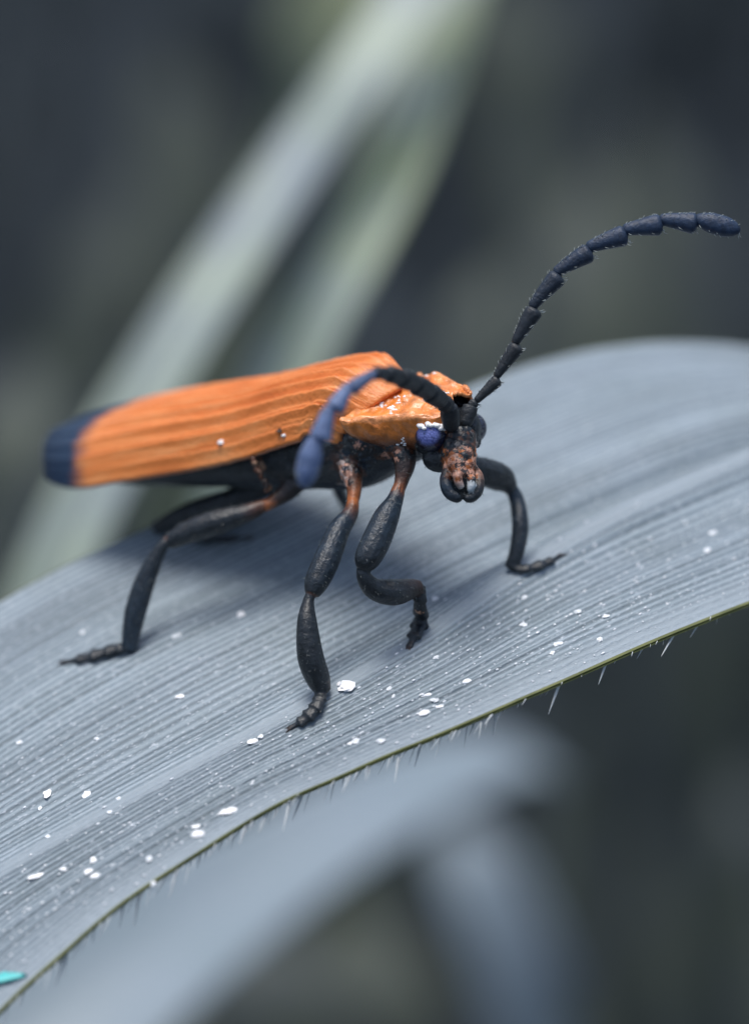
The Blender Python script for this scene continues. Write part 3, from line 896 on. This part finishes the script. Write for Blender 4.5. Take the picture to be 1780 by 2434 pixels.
# antennae: eleven joints each
def antenna(joints, wid, side, label, tipc, plain_to=0):
    """joints: 12 points (px,py,dz); wid: (base,end) full widths px per joint"""
    root = None
    for i in range(11):
        a, b = pt(*joints[i]), pt(*joints[i + 1])
        w0, w1 = wid[i]
        n = 18
        k = np.linspace(0, 1, n)
        ax_ = norm(b - a)
        view = norm((a + b) / 2 - (C0 - F * D))
        inner = norm(np.cross(ax_, view)) * side           # the serrate side
        path = a + np.outer(k, b - a)
        if i < 2:
            prof_ = np.interp(k, [0, .15, .7, 1], [.75, .95, 1, .85]); ser = np.zeros(n)
            rad = (w0 + (w1 - w0) * k) / 2 / PXMM * prof_
        elif i == 10:
            rad = w1 / 2 / PXMM * np.interp(k, [0, .1, .35, .7, .9, 1], [.45, .7, 1, .98, .72, .35]); ser = np.zeros(n)
        else:
            rad = (w0 + (w1 - w0) * np.minimum(1, k * 1.15) ** .9) / 2 / PXMM * np.interp(k, [0, .05, .97, 1], [.6, .95, 1, .8])
            ser = .24 * w1 / PXMM * k ** 1.4
        if 1 < i < plain_to:
            rad = (w0 + (w1 - w0) * k) / 2 / PXMM * np.interp(k, [0, .12, .9, 1], [.82, 1, 1, .86]); ser = ser * .15
        path = path + np.outer(ser, inner)
        pl = Pile()
        Vv, Ff = tube(path, rad, rad * .82, 16, view)
        pl.add((Vv, Ff))
        for q in range(30 if i > 1 else 4):                 # end bristles and side hairs
            if q < 6:
                s0 = path[-1] + inner * rad[-1] * rnd.uniform(.4, .9)
                dr = norm(inner * 1.0 + ax_ * rnd.uniform(.0, .8) + view * rnd.uniform(-.4, .4)); ln = rnd.uniform(.06, .15)
            else:
                kk = rnd.randrange(2, n - 1); dd = norm(inner * rnd.choice([-1, 1]) + view * rnd.uniform(-.9, .6))
                s0 = path[kk] + dd * rad[kk] * .9; dr = norm(dd + ax_ * .8); ln = rnd.uniform(.04, .11)
            pl.add(tube(np.array([s0, s0 + dr * ln * .6, s0 + dr * ln + ax_ * ln * .2]), np.array([.010, .008, .003]), None, 5))
        V_ = pl.verts()
        t_ = i / 10
        tk = sm(.58, .78, t_) if plain_to else sm(.3, .8, t_)
        c = np.array(BLK) * (1 - tk) + np.array(tipc) * tk
        cols = np.tile(np.append(c, 1), (len(V_), 1)); cols[len(Vv):, :3] = (.38, .42, .41)
        o = mk('antenna' if root is None else 'antenna_segment', V_, pl.F, M['antenna'], beetle if root is None else root, BASE, True, None, None, cols)
        if root is None:
            root = o; tag(o, label)
antenna([(1103, 1012, -.35), (1118, 966, -.30), (1130, 955, -.30), (1178, 898, -.3), (1222, 818, -.35), (1262, 732, -.4), (1318, 650, -.4), (1394, 590, -.4), (1480, 548, -.4), (1566, 522, -.4), (1652, 520, -.4), (1756, 548, -.4)],
        [(36, 42), (24, 24), (17, 30), (18, 38), (20, 43), (23, 46), (25, 48), (27, 50), (27, 51), (27, 50), (26, 50)], -1, 'blue-black saw-toothed antenna raised high above the leaf', (.018, .036, .075))
antenna([(1074, 1018, -.75), (1066, 968, -1.2), (1052, 955, -1.5), (1022, 932, -2.4), (988, 912, -3.3), (954, 897, -4.2), (922, 888, -5.0), (892, 886, -5.7), (832, 916, -6.2), (787, 966, -6.4), (749, 1040, -6.4), (721, 1156, -6.2)],
        [(42, 48), (40, 44), (40, 50), (42, 50), (42, 48), (38, 42), (28, 32), (20, 34), (24, 44), (26, 50), (22, 54)], 1, 'blue-black antenna bent back over the orange neck shield', (.125, .18, .33), 7)

# ------------------------------------------------------------------ grass around and behind (out of focus)
def ribbon(name, ctrl, wid, mat, label, group=None, to_ground=True, fold=.22, cat='grass leaf', n=70, face=None):
    """a folded grass blade; ctrl: (px,py,dz) from the ground end up; wid mm list at ctrl"""
    P = [pt(*c) for c in ctrl]; W_ = list(wid)
    if to_ground:
        a = P[0]; d = norm(P[0] - P[1]); d = norm(d * .6 + np.array([0, 0, -1.0]))
        s_ = (a[2] + 4) / -d[2]
        d0 = norm(P[0] - P[1]); g0 = a + d * s_
        q1 = a + d0 * s_ * .22
        P = [g0, g0 * .62 + q1 * .38, g0 * .28 + q1 * .72, a * .42 + q1 * .58] + P; W_ = [W_[0] * .5, W_[0] * .65, W_[0] * .85, W_[0] * .95] + W_
    c = catmull(np.hstack([np.array(P), np.array(W_)[:, None]]), n)
    P, W_ = c[:, :3], np.maximum(c[:, 3], .1)
    T = np.gradient(P, axis=0); T /= np.linalg.norm(T, axis=1)[:, None]
    V, uv_ = [], []
    m = 13
    fc = face if face is not None else norm(-F * .6 + np.array([0, 0, .8]))
    acc = np.concatenate([[0], np.cumsum(np.linalg.norm(np.diff(P, axis=0), axis=1))])
    for layer in (0, 1):
        for i in range(n):
            s_ = norm(np.cross(T[i], fc)); nn = np.cross(s_, T[i])
            if np.dot(nn, fc) < 0: nn = -nn
            for j in range(m):
                q = -1 + 2 * j / (m - 1)
                V.append(P[i] + s_ * q * W_[i] / 2 + nn * (abs(q) ** 1.3 * W_[i] * fold - layer * (.12 + .25 * (1 - q * q))) + nn * .05 * W_[i] * math.sin(acc[i] * .12 + 2 * q))
                uv_.append((acc[i], q * W_[i] / 2))
    Fa = [tuple(f) for f in grid_faces(n, m, 0)] + [tuple(f) for f in grid_faces(n, m, n * m, True)]
    h = n * m
    for i in range(n - 1):
        a, b = i * m, (i + 1) * m
        Fa.append((a, b, b + h, a + h)); Fa.append((b + m - 1, a + m - 1, a + m - 1 + h, b + m - 1 + h))
    for j in range(m - 1):
        Fa.append((j, j + 1, j + 1 + h, j + h)); q = (n - 1) * m + j; Fa.append((q, q + 1, q + 1 + h, q + h))
    o = mk(name, V, Fa, mat, None, P[0], True, None, uv_)
    bm = bmesh.new(); bm.from_mesh(o.data); bmesh.ops.recalc_face_normals(bm, faces=bm.faces); bm.to_mesh(o.data); bm.free()
    return tag(o, label, cat, group)

ribbon('grass_leaf', [(-330, 2350, 44), (-120, 1900, 42), (60, 1560, 42), (190, 1230, 43), (400, 850, 45), (560, 600, 47), (720, 360, 49), (850, 180, 50), (990, -20, 52), (1120, -260, 54), (1220, -460, 58)], [2.4, 2.6, 2.8, 2.7, 2.6, 2.6, 2.5, 2.5, 2.5, 1.8, .3], M['pale_blade'],
       "pale grey blade rising from behind the beetle's tail, one of a crossing pair", None, True, .10)
ribbon('grass_leaf', [(-220, 2250, 47), (120, 1850, 46), (380, 1540, 46), (520, 1280, 47), (610, 1060, 48), (722, 800, 49), (832, 600, 50), (935, 400, 52), (1010, 200, 54), (1075, 20, 56), (1150, -160, 58), (1220, -360, 62)], [2.2, 2.4, 2.6, 2.8, 2.9, 2.9, 2.8, 2.7, 2.6, 2.4, 1.8, .3], M['green_blade'],
       'pale greenish blade standing behind the wing cases, crossing its greyer partner', None, True, .10)
ribbon('grass_leaf', [(700, 330, 110), (770, 130, 108), (850, -20, 108), (920, -170, 110)], [2.5, 5.4, 5.4, .5], M['olive_blade'], 'blurred olive blade tip behind the crossing pale blades', None, True, .15)
ribbon('grass_leaf', [(-420, 2780, 62), (-60, 2540, 64), (270, 2310, 68), (580, 2110, 74), (880, 1925, 80), (1080, 1830, 86), (1230, 1800, 92), (1350, 1850, 98)], [12, 11, 8.4, 6.4, 5.4, 4.8, 3.6, .6], M['grey_blade'],
       'blurred grey leaf arching below the hairy edge of the broad leaf', None, True, .10, 'leaf')
ribbon('grass_leaf', [(1340, 2640, 135), (1270, 2440, 130), (1200, 2230, 128), (1130, 2060, 128), (1080, 1960, 130)], [4.6, 5.4, 5.2, 4.2, 1.2], M['grey_blade'],
       'blurred grey leaf hanging down below the arching leaf', None, True, .10, 'leaf')
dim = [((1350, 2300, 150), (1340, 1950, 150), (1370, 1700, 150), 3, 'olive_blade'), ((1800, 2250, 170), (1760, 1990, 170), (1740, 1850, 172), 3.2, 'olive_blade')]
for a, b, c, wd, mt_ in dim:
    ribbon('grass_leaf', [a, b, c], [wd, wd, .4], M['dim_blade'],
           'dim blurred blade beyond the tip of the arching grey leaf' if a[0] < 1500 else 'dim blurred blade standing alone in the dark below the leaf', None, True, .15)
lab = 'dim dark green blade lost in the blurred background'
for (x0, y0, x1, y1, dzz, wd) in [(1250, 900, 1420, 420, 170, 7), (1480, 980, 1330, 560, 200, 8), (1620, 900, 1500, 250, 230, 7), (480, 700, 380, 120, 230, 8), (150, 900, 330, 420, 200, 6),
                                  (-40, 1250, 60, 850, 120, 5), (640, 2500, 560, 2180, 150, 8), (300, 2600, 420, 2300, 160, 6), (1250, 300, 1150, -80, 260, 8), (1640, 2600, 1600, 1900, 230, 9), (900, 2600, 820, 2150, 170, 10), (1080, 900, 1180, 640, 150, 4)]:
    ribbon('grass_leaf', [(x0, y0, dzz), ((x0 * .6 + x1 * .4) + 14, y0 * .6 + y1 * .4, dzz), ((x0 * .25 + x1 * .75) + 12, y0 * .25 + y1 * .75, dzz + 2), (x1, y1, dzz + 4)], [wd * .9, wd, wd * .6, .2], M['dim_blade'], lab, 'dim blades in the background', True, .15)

# low undergrowth on the soil, uncountable
ug = Pile()
for k in range(3600):
    x_, y_ = rnd.uniform(-420, 420), rnd.uniform(60, 900)
    h_ = rnd.uniform(10, 45); a = rnd.uniform(0, 6.28); b_ = rnd.uniform(.2, .9) * h_
    w_ = rnd.uniform(1.2, 3.0)
    dx, dy = math.cos(a), math.sin(a)
    p0 = np.array([x_, y_, -7.0])
    V_ = []
    for q in range(4):
        t = q / 3
        c = p0 + np.array([dx * b_ * t * t, dy * b_ * t * t, 6 + h_ * t * (1.25 - .35 * t)])
        ww_ = w_ * (1 - .85 * t)
        V_ += [c + np.array([-dy, dx, 0]) * ww_, c + np.array([dx, dy, .3]) * .35 * ww_, c - np.array([-dy, dx, 0]) * ww_]
    F_ = []
    for q in range(3):
        o_ = q * 3
        F_ += [(o_, o_ + 1, o_ + 4, o_ + 3), (o_ + 1, o_ + 2, o_ + 5, o_ + 4)]
    ug.add((np.array(V_), F_))
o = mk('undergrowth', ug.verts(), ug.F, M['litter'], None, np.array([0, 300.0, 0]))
tag(o, 'low dark undergrowth covering the soil', 'undergrowth', kind='stuff')

# two pale grains and a dark crumb stuck on the near wing case
ev_ = [np.array(v.co) / S + BASE for v in RE.data.vertices]
ec = caster(ev_, [tuple(p.vertices) for p in RE.data.polygons])
for (x, y, r_, mt_, lb) in [(527, 1052, 10, 'speck', "round pale grain stuck on the beetle's orange wing case"), (676, 1036, 7, 'fleck', 'small pale grain beside a dark crumb on the wing case'), (666, 1024, 9, 'crumb', "dark crumb on the side of the beetle's orange wing case")]:
    h_ = ec(x, y)
    if h_ is None: continue
    SV, SF = speck_mesh(r_ / PXMM, r_ * .8 / PXMM, r_ * .6 / PXMM, int(x))
    tag(mk('pollen_speck' if mt_ != 'crumb' else 'dirt_crumb', h_[0] + SV, SF, M[mt_], None, h_[0], mt_ == 'speck'), lb, 'speck' if mt_ != 'crumb' else 'crumb')
